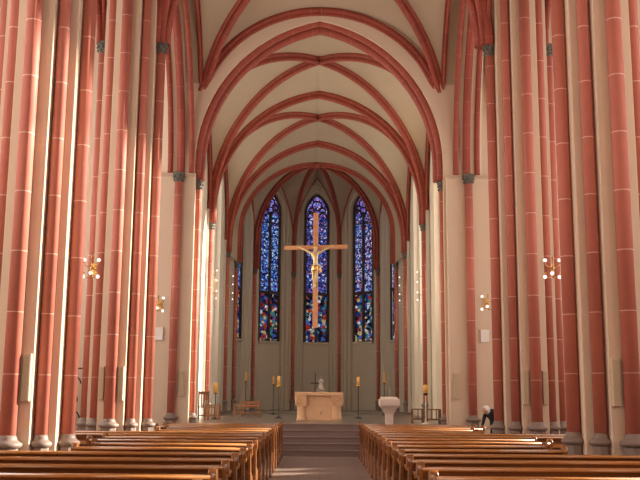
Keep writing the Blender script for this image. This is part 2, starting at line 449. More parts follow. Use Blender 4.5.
ys = [1.7, 8.35, D_A, D_B, D_C - 0.2]
for s, side in ((-1, 'left'), (1, 'right')):
    mb = MB(); w = shell('wall_arcade_' + side)
    for i in range(4):
        y0, y1 = ys[i], ys[i + 1]; ym = (y0 + y1) / 2
        last = i == 3
        za = 12.5; zb = ZC if last else 12.5
        A = qarc((s * XP, y0 + 0.66, za), (s * XP, ym, 15.9)); B = qarc((s * XP, y1 - (0.05 if last else 0.66), zb), (s * XP, ym, 15.9))
        if last:   # the last arch reaches down to the responds
            B = qarc((0.07 + s * 4.57, y1 - 0.05, zb), (s * XP, ym, 15.9))
        arch_hole_wall(mb, y0, y1, ym, A, B, s * (XP - 0.34), s * (XP + 0.34), 17.2)
        for cur in (A, B):
            for off in ((-0.34, 0, 0.34) if True else (0,)):
                rr = 0.085 if off else 0.125
                m = MB(); c2 = [p + Vector((off, 0, 0)) for p in cur]
                m.sweep(c2, roll_prof(rr, 0.02), fixed=(1, 0, 0), voff=random.random())
                m.build('arch_moulding', M['rib'], w)
    mb.build('spandrel', M['plaster'], w)

XN = XP - 0.64
for i in range(4):
    y0, y1 = ys[i], ys[i + 1]
    last = i == 3
    xl = XN if not last else 3.95
    vault_bay(-xl, xl, y0, y1 + (0.0 if not last else 0.10), ZN, 10.6 if last else ZN, 14.9, 14.3 if last else 14.9, 15.0, 15.0, 15.25, ribs=(i >= 1), w=0.24, d=0.27, stf=0.0, wallx=(-XP + 0.30, XP - 0.30), taper=1.7 if last else 0.0, xn=XN)
    for s in (-1, 1):
        vault_bay(min(s * (XP + 0.7), s * AISLE_X), max(s * (XP + 0.7), s * AISLE_X), y0, y1, ZN, ZN, 14.6, 14.6, 15.0, 15.0, 14.8, ribs=(i >= 2), w=0.2, d=0.22)
for i in (1, 2, 3):
    y = ys[i]
    for s in (-1, 1):
        c = qarc((s * XN, y, ZN), (0, y, 14.9))
        m = MB(); m.sweep(c, rib_prof(0.42, 0.34), fixed=(0, 1, 0), voff=random.random()); RIBS.append(('transverse_arch', m))
# transverse arch strip that closes the little gap above
# ------------------------------------------------------------------ chancel wall
YC0, YC1 = D_C - 0.25, D_C + 0.9
ZCH = 13.95
def chancel_curves(hw, zs, zt, D, n=20):
    a = AX(29)
    return [qarc((a + s * hw, D, zs), (a, D, zt), n) for s in (-1, 1)]
mb = MB(); cw = shell('wall_chancel_arch')
hw = 3.98; a0 = AX(29)
for s in (-1, 1):
    # flat faced pier block facing the nave, up to its ledge, and the wall beyond it
    X0 = a0 + s * hw
    cur = qarc((X0, 0, ZC + 0.5), (a0, 0, ZCH))
    pts = [Vector((X0, 0, 0))] + cur
    for Y in (YC0, YC1):
        v = []; f = []
        for p in pts: v.append((s * 9.7, Y, p.z)); v.append((p.x, Y, p.z))
        v.append((s * 9.7, Y, 17.2)); v.append((a0, Y, 17.2))
        for i in range(len(v) // 2 - 1): f.append((2 * i, 2 * i + 1, 2 * i + 3, 2 * i + 2))
        mb.add(v, f)
    v = []; f = []
    for p in pts: v.append((p.x, YC0, p.z)); v.append((p.x, YC1, p.z))
    for i in range(len(pts) - 1): f.append((2 * i, 2 * i + 1, 2 * i + 3, 2 * i + 2))
    mb.add(v, f)
mb.build('wall_face', M['plaster'], cw, merge=False)
def ringseg(hw, zs, zt, D, prof, name, stilt=0.0):
    for s in (-1, 1):
        c = qarc((a0 + s * hw, D, zs), (a0, D, zt), 24, stilt)
        m = MB(); m.sweep(c, prof, fixed=(0, 1, 0), voff=random.random()); m.build(name, M['rib'], cw)
for s in (-1, 1):
    c = qarc((a0 + s * 3.98, YC0, 10.5), (a0, YC0, 14.27), 30)
    for p in c: p.y = YC0 + 0.02 + 0.24 * max(0.0, 1 - (p.z - 10.5) / 1.3)
    m = MB(); m.sweep(c, rib_prof(0.20, 0.17), fixed=(0, 1, 0), voff=random.random(), taper=1.5); m.build('outer_arch_moulding', M['rib'], cw)
ringseg(3.93, ZC, 13.96, YC0 + 0.22, roll_prof(0.13, 0.0, 14), 'arch_roll', 0.45)
ringseg(3.88, ZC, 13.84, YC0 + 0.50, roll_prof(0.15, 0.03, 14), 'arch_roll', 0.45)
for s, side in ((-1, 'left'), (1, 'right')):
    m = MB()
    xa, xb = sorted((a0 + 0.06 + s * 3.99, a0 + s * 5.45))
    m.prism([(YC0 - 0.28, 0), (YC0 + 0.05, 0), (YC0 + 0.05, 8.72), (YC0 - 0.1, 8.72), (YC0 - 0.28, 8.56)], xa, xb, 'x')
    t = thing('wall_respond', f'flat faced {side} chancel respond with one red shaft and ledge on top', 'pier')
    m.build('block', M['plaster'], t, bevel=0.01)
    shaft(t, 0.07 + s * 4.57, YC0 - 0.36, 0.125, 1.08, ZC)
    shaft(t, a0 + 0.05 + s * 3.93, YC0 + 0.30, 0.105, 1.98 - 0.9 , ZC - 0.1, zb=0)

# ------------------------------------------------------------------ generic wall panel with a splayed pointed niche and a window
def outline(w, z0, zs, zt, n=14):
    """half outline points from bottom up to the apex, x>=0"""
    pts = [(w / 2, z0), (w / 2, zs)]
    h = zt - zs; Lh = w / 2; r = (Lh * Lh + h * h) / (2 * Lh); ph1 = math.atan2(h, r - Lh)
    for i in range(1, n + 1):
        ph = ph1 * i / n; pts.append((Lh - r * (1 - math.cos(ph)), zs + r * math.sin(ph)))
    return pts
def niche_wall(W, z0, ztop, w_out, w_in, zs, zt_out, zt_in, zsill, depth, steps=5, nz0=None, glass=None, names=None, wn=None, stained_mat=None, mat='choirwall', mull=2, dirv=(1, 0), org=(0, 0), parent=None, wfl=None, n=14):
    """local frame: x along the wall, y>0 outward. returns the wall object"""
    nz0 = z0 if nz0 is None else nz0
    m = MB()
    o_ = outline(w_out, nz0, zs, zt_out, n)
    for s in (-1, 1):
        rows = ([(W / 2, z0, w_out / 2)] if nz0 > z0 else []) 
        v = []; f = []
        if nz0 > z0: v += [(s * W / 2, 0, z0), (0, 0, z0), (s * W / 2, 0, nz0), (0, 0, nz0)]; m.add(v, [(0, 1, 3, 2)]); v = []
        for x, z in o_: v.append((s * W / 2, 0, z)); v.append((s * x, 0, z))
        v.append((s * W / 2, 0, ztop)); v.append((0, 0, ztop))
        for i in range(len(v) // 2 - 1): f.append((2 * i, 2 * i + 1, 2 * i + 3, 2 * i + 2))
        m.add(v, f)
        # stepped splay
        prev = [(s * x, 0.0, z) for x, z in o_]
        for k in range(steps):
            t1 = (k + 1) / steps
            for (tw, ty) in (((k + 0.45) / steps, t1 ), (t1, t1)) if k % 2 == 0 else (((k + 0.8) / steps, (k + 0.3) / steps), (t1, t1)):
                wk = w_out + (w_in - w_out) * tw; zt = zt_out + (zt_in - zt_out) * tw
                ok = outline(wk, nz0 if nz0 == z0 else nz0 + (zsill - nz0) * tw, zs, zt, n)
                cur = [(s * x, depth * ty, z) for x, z in ok]
                q = prev + cur; L_ = len(prev)
                m.add(q, [(i, i + 1, L_ + i + 1, L_ + i) for i in range(L_ - 1)])
                prev = cur
    if nz0 > z0:   # sloping sill
        m.add([(-w_out / 2, 0, nz0), (w_out / 2, 0, nz0), (w_in / 2, depth, zsill), (-w_in / 2, depth, zsill)], [(0, 1, 2, 3)])
    else:
        m.box(-w_in / 2 - 0.02, w_in / 2 + 0.02, depth - 0.02, depth + 0.1, z0, zsill)
        m.box(-w_in / 2, w_in / 2, depth - 0.14, depth, zsill - 0.12, zsill)
    ang = math.atan2(dirv[1], dirv[0])
    o = m.build('wall_face', M[mat], parent, merge=True)
    o.location = (org[0], org[1], 0); o.rotation_euler = (0, 0, ang)
    if wn is not None:
        wd = shell(wn); wd.location = o.location; wd.rotation_euler = o.rotation_euler
        oi = outline(w_in - 0.02, zsill, zs, zt_in - 0.02, n)
        ring = [(x, z) for x, z in oi] + [(-x, z) for x, z in reversed(oi[:-1])]
        g = MB(); g.add([(x, depth + 0.05, z) for x, z in ring], [tuple(range(len(ring)))]); g.build('pane', stained_mat or glass, wd)
        fr = MB()
        t = 0.12 if stained_mat else 0.10
        cl = ring + [ring[0]]
        fr.tube([(x * 0.985, depth + 0.02, z) for x, z in cl], t * 0.7, 6)
        zl = zs - 0.35
        for k in range(1, mull):
            x = -w_in / 2 + w_in * k / mull; fr.box(x - t / 2, x + t / 2, depth - 0.06, depth + 0.04, zsill, zl + (0.5 if mull > 2 else 0.3))
        lw = w_in / mull
        for k in range(mull):          # lancet heads
            cx = -w_in / 2 + lw * (k + 0.5)
            oo = outline(lw, zl - 0.3, zl - 0.25, zl + lw * 0.75, 8)
            path = [(cx + x, depth, z) for x, z in oo] + [(cx - x, depth, z) for x, z in reversed(oo[:-1])]
            fr.tube(path, t * 0.45, 6)
        rr = w_in * 0.2; cz = zl + lw * 0.75 + rr * 0.9
        for (cx, czz, r2) in ((0, cz + rr * 0.35, rr), (-w_in * 0.24, cz - rr * 0.75, rr * 0.6), (w_in * 0.24, cz - rr * 0.75, rr * 0.6)):
            fr.tube([(cx + r2 * math.cos(2 * PI * k / 16), depth, czz + r2 * math.sin(2 * PI * k / 16)) for k in range(17)], t * 0.4, 6)
        zz = zsill + 0.75; hb = 0.012 if stained_mat else 0.02
        while zz < zs - 0.2:
            fr.box(-w_in / 2, w_in / 2, depth, depth + 0.03, zz - hb, zz + hb); zz += 0.62
        if stained_mat:
            for zb_ in (7.25,): fr.box(-w_in / 2, w_in / 2, depth - 0.04, depth + 0.04, zb_ - 0.08, zb_ + 0.08)
            fr.box(-w_in / 2, w_in / 2, depth - 0.04, depth + 0.04, zl - 0.36, zl - 0.30)
        fr.build('tracery', M['tracery'] if stained_mat else M['plaster'], wd)
    return o
M['tracery'] = plain('dark_tracery_stone', (0.05, 0.032, 0.028), 0.7, var=0.2)

# ------------------------------------------------------------------ choir side walls
ZF = 0.90
CX = 4.52
D1, D2 = 36.35, 43.8
wn = 1
for s, side in ((-1, 'left'), (1, 'right')):
    cwall = shell('wall_choir_' + side)
    for (ya, yb) in ((YC1 - 0.02, D1), (D1, D2)):
        W = yb - ya; ym = (ya + yb) / 2; ax = AX(ym)
        # local x along the wall, local +y outward (away from the room)
        dirv = (0, -1) if s == 1 else (0, 1)
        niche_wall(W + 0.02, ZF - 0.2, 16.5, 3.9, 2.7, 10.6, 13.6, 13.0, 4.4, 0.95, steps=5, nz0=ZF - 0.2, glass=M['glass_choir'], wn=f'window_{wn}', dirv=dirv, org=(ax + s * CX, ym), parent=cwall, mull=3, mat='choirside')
        wn += 1
    ya, yb = D2, 45.5
    m = MB(); x1 = AX(ya) + s * CX; yb = 45.62; x2 = AX(45.5) + s * 4.10
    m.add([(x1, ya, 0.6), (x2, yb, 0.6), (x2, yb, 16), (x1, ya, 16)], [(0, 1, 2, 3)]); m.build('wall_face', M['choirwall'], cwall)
    for (D, zb) in ((D1, ZF), (D2, ZF)):
        t = thing('wall_shaft', f'slim red wall shaft on the {side} choir wall, ' + ('nearer one' if D == D1 else 'farther one by the apse'), 'shaft')
        m = MB(); X = AX(D) + s * (CX - 0.02)
        m.prism([(X - s * 0.0, D - 0.26), (X - s * 0.12, D - 0.16), (X - s * 0.12, D + 0.16), (X, D + 0.26), (X + s * 0.1, D + 0.2), (X + s * 0.1, D - 0.2)], ZF - 0.1, 9.2)
        m.build('pilaster', M['choirwall'], t, bevel=0.02)
        shaft(t, AX(D) + s * (CX - 0.20), D, 0.105, ZF + 0.6, ZC, zb=ZF - 0.55)

# choir vaults
SKEW = []
def choir_bay(y0, y1):
    am = AX((y0 + y1) / 2); xl0 = am - (CX - 0.12); xr0 = am + (CX - 0.12)
    vault_bay(xl0, xr0, y0, y1, ZC, ZC, 14.22, 14.22, 13.9, 13.9, 14.38, w=0.24, d=0.26, st=0.5, wallx=(am - CX - 0.03, am + CX + 0.03))
choir_bay(YC1 - 0.05, D1); choir_bay(D1, D2)
for D in (D1, D2):
    for s in (-1, 1):
        c = qarc((AX(D) + s * (CX - 0.12), D, ZC), (AX(D), D, 14.22), 22, 0.5)
        m = MB(); m.sweep(c, rib_prof(0.28, 0.28), fixed=(0, 1, 0), voff=random.random()); RIBS.append(('transverse_arch', m))

# ------------------------------------------------------------------ apse: five sides of a decagon
AC = (AX(45.5), 45.5); RA = 4.12; KEY = Vector((AC[0], 45.7, 13.6)); ZAP = 8.35
crn = [Vector((AC[0] + RA * math.sin(math.radians(a)), AC[1] + RA * math.cos(math.radians(a)), 0)) for a in (-90, -54, -18, 18, 54, 90)]
aw = shell('wall_apse')
for i in range(5):
    p, q = crn[i], crn[i + 1]; mid = (p + q) / 2; W = (q - p).length
    d = (q - p).normalized()
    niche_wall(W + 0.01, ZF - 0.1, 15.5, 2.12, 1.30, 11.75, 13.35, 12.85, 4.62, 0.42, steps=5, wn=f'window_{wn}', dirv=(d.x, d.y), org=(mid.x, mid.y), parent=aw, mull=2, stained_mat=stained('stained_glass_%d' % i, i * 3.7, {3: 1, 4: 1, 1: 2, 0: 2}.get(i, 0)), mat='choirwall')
    wn += 1
ribsA = []
for k, c in enumerate(crn):
    base = Vector((c.x, c.y, ZAP)); inw = (Vector((AC[0], AC[1], ZAP)) - base).normalized()
    b2 = base + inw * 0.16
    cur = qarc(b2, KEY, 18, 1.6); ribsA.append(cur)
    hd = Vector((KEY.x - b2.x, KEY.y - b2.y, 0)).normalized()
    m = MB(); m.sweep(cur, rib_prof(0.20, 0.22), fixed=(-hd.y, hd.x, 0), voff=random.random()); RIBS.append(('apse_rib', m))
    t = thing('wall_shaft', 'slim red apse corner shaft, ' + ['far left beside the choir', 'between the two left windows', 'just left of the middle window', 'just right of the middle window', 'between the two right windows', 'far right beside the choir'][k], 'shaft')
    q = base + inw * 0.10
    shaft(t, q.x, q.y, 0.085, ZF + 0.5, ZAP, zb=ZF - 0.5 + 0.0)
for i in range(5):
    p, q = crn[i], crn[i + 1]; mid = (p + q) / 2
    ap = Vector((mid.x, mid.y, 13.75))
    for c, rc in ((p, ribsA[i]), (q, ribsA[i + 1])):
        wa = qarc(Vector((c.x, c.y, ZAP)), ap, 18, 1.6)
        web(rc, wa, 0.05)
        m = MB(); dd = (q - p).normalized(); nb = Vector((dd.y, -dd.x, 0))
        m.sweep(wa, roll_prof(0.05), fixed=nb); RIBS.append(('wall_rib', m))
# bay between the last transverse arch and the apse
for s in (-1, 1):
    c1 = qarc((AX(D2) + s * (CX - 0.12), D2, ZC), (AX(D2), D2, 14.22), 18, 0.5)
    web(c1, ribsA[0] if s < 0 else ribsA[5], 0.0)
m = MB(); m.lathe([(0.10, 13.3), (0.22, 13.36), (0.24, 13.5), (0.15, 13.62)], KEY.x, KEY.y, 14); RIBS.append(('boss', m))

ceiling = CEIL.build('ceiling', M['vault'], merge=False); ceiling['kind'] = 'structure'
for nm, m in RIBS: m.build(nm, M['rib'], ceiling)

# ------------------------------------------------------------------ aisle outer walls, west wall, floor
for s, side in ((-1, 'left'), (1, 'right')):
    aw_ = shell('wall_aisle_' + side)
    for i in range(4):
        y0, y1 = ys[i], ys[i + 1]
        if i == 3: y1 = YC0
        dirv = (0, -1) if s == 1 else (0, 1)
        niche_wall(y1 - y0, 0, 17.2, 4.2, 3.6, 11.3, 14.6, 14.2, 2.6, 0.5, steps=2, nz0=2.2, glass=M['glass_south' if s > 0 else 'glass_north'], wn=f'window_{wn}', dirv=dirv, org=(s * AISLE_X, (y0 + y1) / 2), parent=aw_, mull=3, mat='plaster')
        wn += 1
    m = MB(); m.box(s * AISLE_X - 0.02, s * AISLE_X + 0.02, -5, ys[0], 0, 17.2); m.build('wall_face', M['plaster'], aw_)
ww = shell('wall_west')
niche_wall(19.2, 0, 17.2, 6.4, 6.0, 10.5, 15.0, 14.7, 4.5, 0.4, steps=2, nz0=4.2, glass=M['glass_west'], wn=f'window_{wn}', dirv=(-1, 0), org=(0, -5), parent=ww, mull=4, mat='plaster')
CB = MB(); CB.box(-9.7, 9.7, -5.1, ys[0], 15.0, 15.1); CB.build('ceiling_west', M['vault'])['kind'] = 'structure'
# east end outer skin so that no sky leaks between vault and walls
m = MB(); m.box(-9.8, 9.8, -5.2, 29.5, 17.2, 17.3); m.box(-7, 7, 29.4, 51.5, 16.4, 16.5); m.build('roof', M['plaster'])['kind'] = 'structure'

fl = MB(); fl.box(-9.8, 9.8, -5.2, 28.7, -0.1, 0.0); o = fl.build('floor', M['floor']); o['kind'] = 'structure'
D_S = 28.45; TR = 0.30
cf = MB(); cf.box(-4.9, 4.9, D_S, 44.0, ZF - 0.16, ZF); cf.box(-4.9, 4.9, 43.0, 51.0, ZF - 0.1, ZF + 0.12); cf.box(-3.9, 3.9, D_S + 0.02, 51, ZF - 0.9, ZF - 0.1)
o = cf.build('floor_choir', M['choirfloor']); o['kind'] = 'structure'
st = shell('steps'); NS = 5
for k in range(NS + 0):
    m = MB(); z1 = ZF * (k + 1) / (NS + 1) if False else ZF * (k + 1) / NS
    y0 = D_S - (NS - 1 - k) * TR - 0.03
    m.box(-3.84 - 0.0, 3.72, y0, D_S + 0.06, max(0, z1 - ZF / NS), z1 - 0.03)
    m.box(-3.84, 3.72, y0 - 0.03, D_S + 0.06, z1 - 0.04, z1 - (0.002 if k == NS - 1 else 0.0))
    m.build('step', M['step'], st, bevel=0.008)
# little stone podium on the steps that carries the ambo
m = MB(); m.box(1.55, 2.75, 27.02, 28.1, 0, 0.56); pod = m.build('podium', M['step'], bevel=0.01)
pod['label'] = 'low brown stone podium on the chancel steps under the lectern'; pod['category'] = 'podium'

# ------------------------------------------------------------------ pews
def pew_end_profile():
    pts = [(-0.36, 0.0), (0.14, 0.0), (0.16, 0.10), (0.10, 0.22), (0.085, 0.42), (0.13, 0.62), (0.17, 0.78)]
    # scroll: a curl at the top of the back
    for k in range(9):
        a = math.radians(-20 + k * 27); pts.append((0.10 + 0.085 * math.cos(a) , 0.86 + 0.075 * math.sin(a)))
    pts += [(0.02, 0.78), (-0.02, 0.64), (-0.08, 0.54), (-0.22, 0.50), (-0.36, 0.47), (-0.41, 0.42), (-0.38, 0.34), (-0.34, 0.22)]
    return [(-a, b) for a, b in pts]
ENDP = pew_end_profile()
def make_pew(w, label, group):
    """base at the middle; x = +-w/2; y towards the altar is the front; the back rest is at -y"""
    t = thing('pew', label, 'pew', (0, 0, 0), 0, group); t.scale = (1, 1, 1.075)
    h = w / 2
    m = MB(); m.box(-h + 0.04, h - 0.04, -0.09, 0.33, 0.405, 0.44); m.build('seat', M['pew'], t, bevel=0.006)
    # back board leaning slightly, with a rounded top rail
    m = MB(); m.prism([(-0.155, 0.86), (-0.13, 0.86), (-0.075, 0.44), (-0.10, 0.44)], -h + 0.04, h - 0.04, 'x')
    m.prism([(-0.16, 0.48), (-0.135, 0.48), (-0.125, 0.58), (-0.15, 0.58)], -h + 0.04, h - 0.04, 'x')
    m.build('backrest', M['pew'], t)
    m = MB(); prof = [(-0.185, 0.852), (-0.205, 0.860), (-0.208, 0.874), (-0.195, 0.888), (-0.15, 0.896), (-0.09, 0.888), (-0.072, 0.872), (-0.085, 0.852)]
    m.prism(prof, -h + 0.04, h - 0.04, 'x', smooth=True); m.build('top_rail', M['pewrail'], t)
    m = MB(); m.prism([(-0.34, 0.705), (-0.34, 0.725), (-0.14, 0.765), (-0.14, 0.735)], -h + 0.05, h - 0.05, 'x'); m.prism([(-0.355, 0.70), (-0.355, 0.745), (-0.34, 0.745), (-0.34, 0.70)], -h + 0.05, h - 0.05, 'x')
    m.build('book_rest', M['pewrail'], t)
    m = MB(); m.prism([(-0.36, 0.14), (-0.36, 0.17), (-0.16, 0.21), (-0.16, 0.18)], -h + 0.05, h - 0.05, 'x'); m.build('kneeler', M['pew'], t)
    for s in (-1, 1):
        m = MB(); xa, xb = sorted((s * (h - 0.045), s * h)); m.prism(ENDP, xa, xb, 'x')
        # raised round scroll boss and bottom foot
        m.tube([(xa - 0.022, -0.105, 0.875), (xb + 0.022, -0.105, 0.875)], 0.074, 14)
        m.box(xa - 0.008, xb + 0.008, -0.17, 0.38, 0, 0.06)
        m.build('bench_end', M['pewend'], t, bevel=0.008)
    return t
IN = 1.13
rows = []
rows = [round(26.15 - 1.2 * k, 3) for k in range(15, -1, -1)]
kinds = {}
ordinal = ['front', 'second', 'third', 'fourth', 'fifth', 'sixth', 'seventh', 'eighth', 'ninth', 'tenth', 'eleventh', 'twelfth', 'thirteenth', 'fourteenth', 'fifteenth', 'sixteenth']
nR = len(rows)
for s, side in ((-1, 'left'), (1, 'right')):
    for i, D in enumerate(rows):
        if D < 13.6: out = 7.4
        elif D < 15.9: out = 3.74
        elif D < 18.6: out = 4.12
        elif D < 20.8: out = 6.6
        elif D < 23.0: out = 3.74
        else: out = 4.2
        if out > 5 and 7.6 < D < 9.6: out = 3.74
        IN = 1.04 if s < 0 else 1.12
        k = nR - 1 - i
        where = {7.4: 'long oak pew before the near pier', 6.6: 'long oak pew between the two piers', 3.74: 'short oak pew alongside a pier', 4.12: 'short oak pew just past the near pier', 4.2: 'short oak pew near the chancel'}[out]
        lab = f'{where}, {side} block, {ordinal[k]} row counted from the steps'
        w = out - IN
        key = round(w, 3)
        loc = (s * (IN + w / 2), D + 0.13, 0)
        if key not in kinds:
            kinds[key] = make_pew(w, lab, 'varnished pews in two blocks'); kinds[key].location = loc
        else: dup(kinds[key], loc, lab)
# label length guard is done by hand: at most 16 words

# ------------------------------------------------------------------ altar
def at(x, y, D): 
    """world X and height for a pixel at depth D (used once, to read sizes off the photograph)"""
    th = math.atan(156.0 / FPX)
    t = math.tan(math.atan((240 - y) / FPX) + th); H = t * D
    z = D * math.cos(th) + H * math.sin(th)
    return (x - 321) * z / FPX, H + EYE
t = thing('altar', 'pale sandstone block altar with carved corner pillars at the top of the steps', 'altar', (-0.02, 32.3, ZF))
m = MB(); m.box(-0.84, 0.84, -0.42, 0.42, 0.86, 0.97); m.build('table_slab', M['altar'], t, bevel=0.012)
m = MB(); m.box(-0.60, 0.60, -0.26, 0.34, 0.0, 0.86); m.build('block', M['altar'], t, bevel=0.01)
for sx in (-1, 1):
    for sy in (-1, 1):
        m = MB(); m.lathe([(0.19, 0), (0.19, 0.06), (0.165, 0.09), (0.165, 0.46), (0.19, 0.50)], sx * 0.60, sy * 0.20 , 16)
        pl = m.build('corner_pillar', M['altar'], t)
        m = MB(); cx, cy = sx * 0.62, sy * 0.20
        m.box(cx - 0.19, cx + 0.19, cy - 0.19, cy + 0.19, 0.50, 0.86)
        for a in range(5):
            for b in range(3):
                m.ball((cx - 0.15 + 0.075 * a, cy - 0.19, 0.57 + 0.11 * b + 0.03 * (a % 2)), 0.035, 6, 4, (1, 0.8, 1.5))
                m.ball((cx + sx * 0.19, cy - 0.15 + 0.075 * a, 0.57 + 0.11 * b + 0.03 * (a % 2)), 0.035, 6, 4, (0.8, 1, 1.5))
        m.build('carved_capital', M['altar'], pl)
m = MB(); m.lathe([(0.03, 0.22), (0.02, 0.30), (0.035, 0.33), (0.0, 0.36)], 0.05, -0.27, 8); m.box(-0.02, 0.12, -0.275, -0.26, 0.12, 0.16)
m.build('carved_emblem', M['altar'], t)

# ambo
t = thing('ambo', 'pale carved stone lectern with flared square head right of the altar', 'lectern', (2.07, 27.6, 0.56))
m = MB(); m.lathe([(0.21, 0), (0.21, 0.10), (0.165, 0.16), (0.155, 0.40), (0.165, 0.62), (0.20, 0.74)], 0, 0, 4, phase=PI / 4, smooth=False)
m.build('stem', M['ambo'], t, bevel=0.02)
m = MB(); m.lathe([(0.20, 0.70), (0.27, 0.80), (0.40, 0.90), (0.42, 0.98), (0.42, 1.08), (0.40, 1.11)], 0, 0, 4, phase=PI / 4, smooth=False)
for k in range(6):
    m.ball((-0.2 + 0.08 * k, -0.27, 0.95 + 0.02 * (k % 2)), 0.045, 6, 4, (0.7, 0.8, 1.6))
    m.ball((-0.16 + 0.064 * k, -0.21, 0.86), 0.035, 6, 4, (0.7, 0.8, 1.6))
m.build('head', M['ambo'], t, bevel=0.015)
m = MB(); m.prism([(-0.24, 1.11), (0.24, 1.11), (0.24, 1.17)], -0.26, 0.26, 'x'); m.build('book_desk', M['ambo'], t, bevel=0.01)
t2 = thing('microphone', 'slim microphone standing on the lectern top', 'microphone', (2.10, 27.7, 1.71))
m = MB(); m.tube([(0, 0, 0.0), (0, 0, 0.15), (0, -0.03, 0.24)], 0.008, 6); m.build('gooseneck', M['statue'], t2)
m = MB(); m.tube([(0, -0.03, 0.24), (0, -0.06, 0.31)], 0.018, 8); m.build('head', M['statue'], t2)

# ------------------------------------------------------------------ candlesticks
def candlestick(px, ytop, ybot_c, D, zb, label, mat='candle', rc=0.045, light=False, grp='floor candlesticks in the choir', stand='iron'):
    X, Zt = at(px, ytop, D); _, Zc = at(px, ybot_c, D)
    t = thing('floor_candlestick', label, 'candlestick', (X, D, zb), 0, grp)
    m = MB(); m.lathe([(0.15, 0), (0.15, 0.02), (0.05, 0.05), (0.016, 0.09), (0.016, Zc - zb - 0.06)], 0, 0, 14); m.build('stand', M[stand], t)
    m = MB(); m.lathe([(0.02, Zc - zb - 0.07), (0.075, Zc - zb - 0.03), (0.08, Zc - zb)], 0, 0, 14); m.build('drip_pan', M['brass' if stand != 'wax' else 'iron'], t)
    m = MB(); m.lathe([(rc, Zc - zb), (rc, Zt - zb - 0.02), (rc * 0.6, Zt - zb)], 0, 0, 14); c = m.build('candle', M[mat], t)
    m = MB(); m.tube([(0, 0, Zt - zb - 0.01), (0, 0, Zt - zb + 0.02)], 0.004, 5); m.build('wick', M['iron'], c)
    return t
candlestick(280, 376.5, 386, 35.0, ZF, 'tall iron candlestick with thick ochre candle just left of the altar', rc=0.055)
candlestick(359.3, 376.5, 385, 35.6, ZF, 'tall iron candlestick with thick ochre candle just right of the altar', rc=0.055)
candlestick(274.6, 377, 384, 42.0, ZF, 'thin dark candlestick with slender candle behind the left altar candle', rc=0.035)
candlestick(247.2, 372.5, 381, 42.0, ZF, 'thin dark candlestick with slender candle left, behind the wide chair', rc=0.04)
candlestick(385.2, 372, 382, 42.0, ZF, 'thin dark candlestick with slender candle seen above the stone lectern', rc=0.04)
candlestick(217, 383.5, 393, 33.0, ZF, 'candlestick with fat ochre candle at the left choir wall by the armchair', rc=0.085)
candlestick(426.6, 384, 392.5, 28.9, ZF, 'white stemmed candlestick with fat orange candle among the right stools', rc=0.075, stand='wax')

# thin cross and little statue behind the altar
X, Zt = at(316.2, 373, 44); t = thing('altar_cross', 'thin dark standing cross behind the middle of the altar', 'cross', (X, 44, ZF + 0.12))
m = MB(); hh = Zt - ZF - 0.12; m.box(-0.018, 0.018, -0.018, 0.018, 0.03, hh); m.lathe([(0.12, 0), (0.1, 0.03), (0.02, 0.05)], 0, 0, 12); m.build('post', M['iron'], t)
m = MB(); m.box(-0.22, 0.22, -0.016, 0.016, hh - 0.50, hh - 0.46); m.build('crossbar', M['iron'], t)
X, Zt = at(322, 376, 43); _, Zp = at(322, 389, 43)
t = thing('tabernacle_pedestal', 'pale stone pedestal behind the altar carrying a little statue', 'pedestal', (X, 43.4, ZF + 0.12))
m = MB(); hp = Zp - ZF - 0.12; m.box(-0.18, 0.18, -0.16, 0.16, 0, hp - 0.06); m.box(-0.22, 0.22, -0.2, 0.2, hp - 0.06, hp); m.build('pedestal', M['statue'], t, bevel=0.01)
t = thing('madonna_statue', 'small pale standing figure on the stone pedestal behind the altar', 'statue', (X, 43.4, ZF + 0.12 + hp))
m = MB(); m.lathe([(0.13, 0), (0.14, 0.04), (0.10, 0.12), (0.085, 0.25), (0.10, 0.36), (0.085, 0.44), (0.035, 0.47), (0.03, 0.49)], 0, 0, 12); m.tube([(0.08, 0, 0.42), (0.11, -0.07, 0.32), (0.02, -0.11, 0.33)], 0.03, 6); m.tube([(-0.08, 0, 0.42), (-0.12, -0.05, 0.32), (-0.04, -0.10, 0.30)], 0.03, 6)
m.ball((0, 0, 0.53), 0.05, 10, 8, (0.9, 1, 1.2)); m.ball((-0.05, -0.11, 0.38), 0.035); m.build('figure', M['statue'], t)

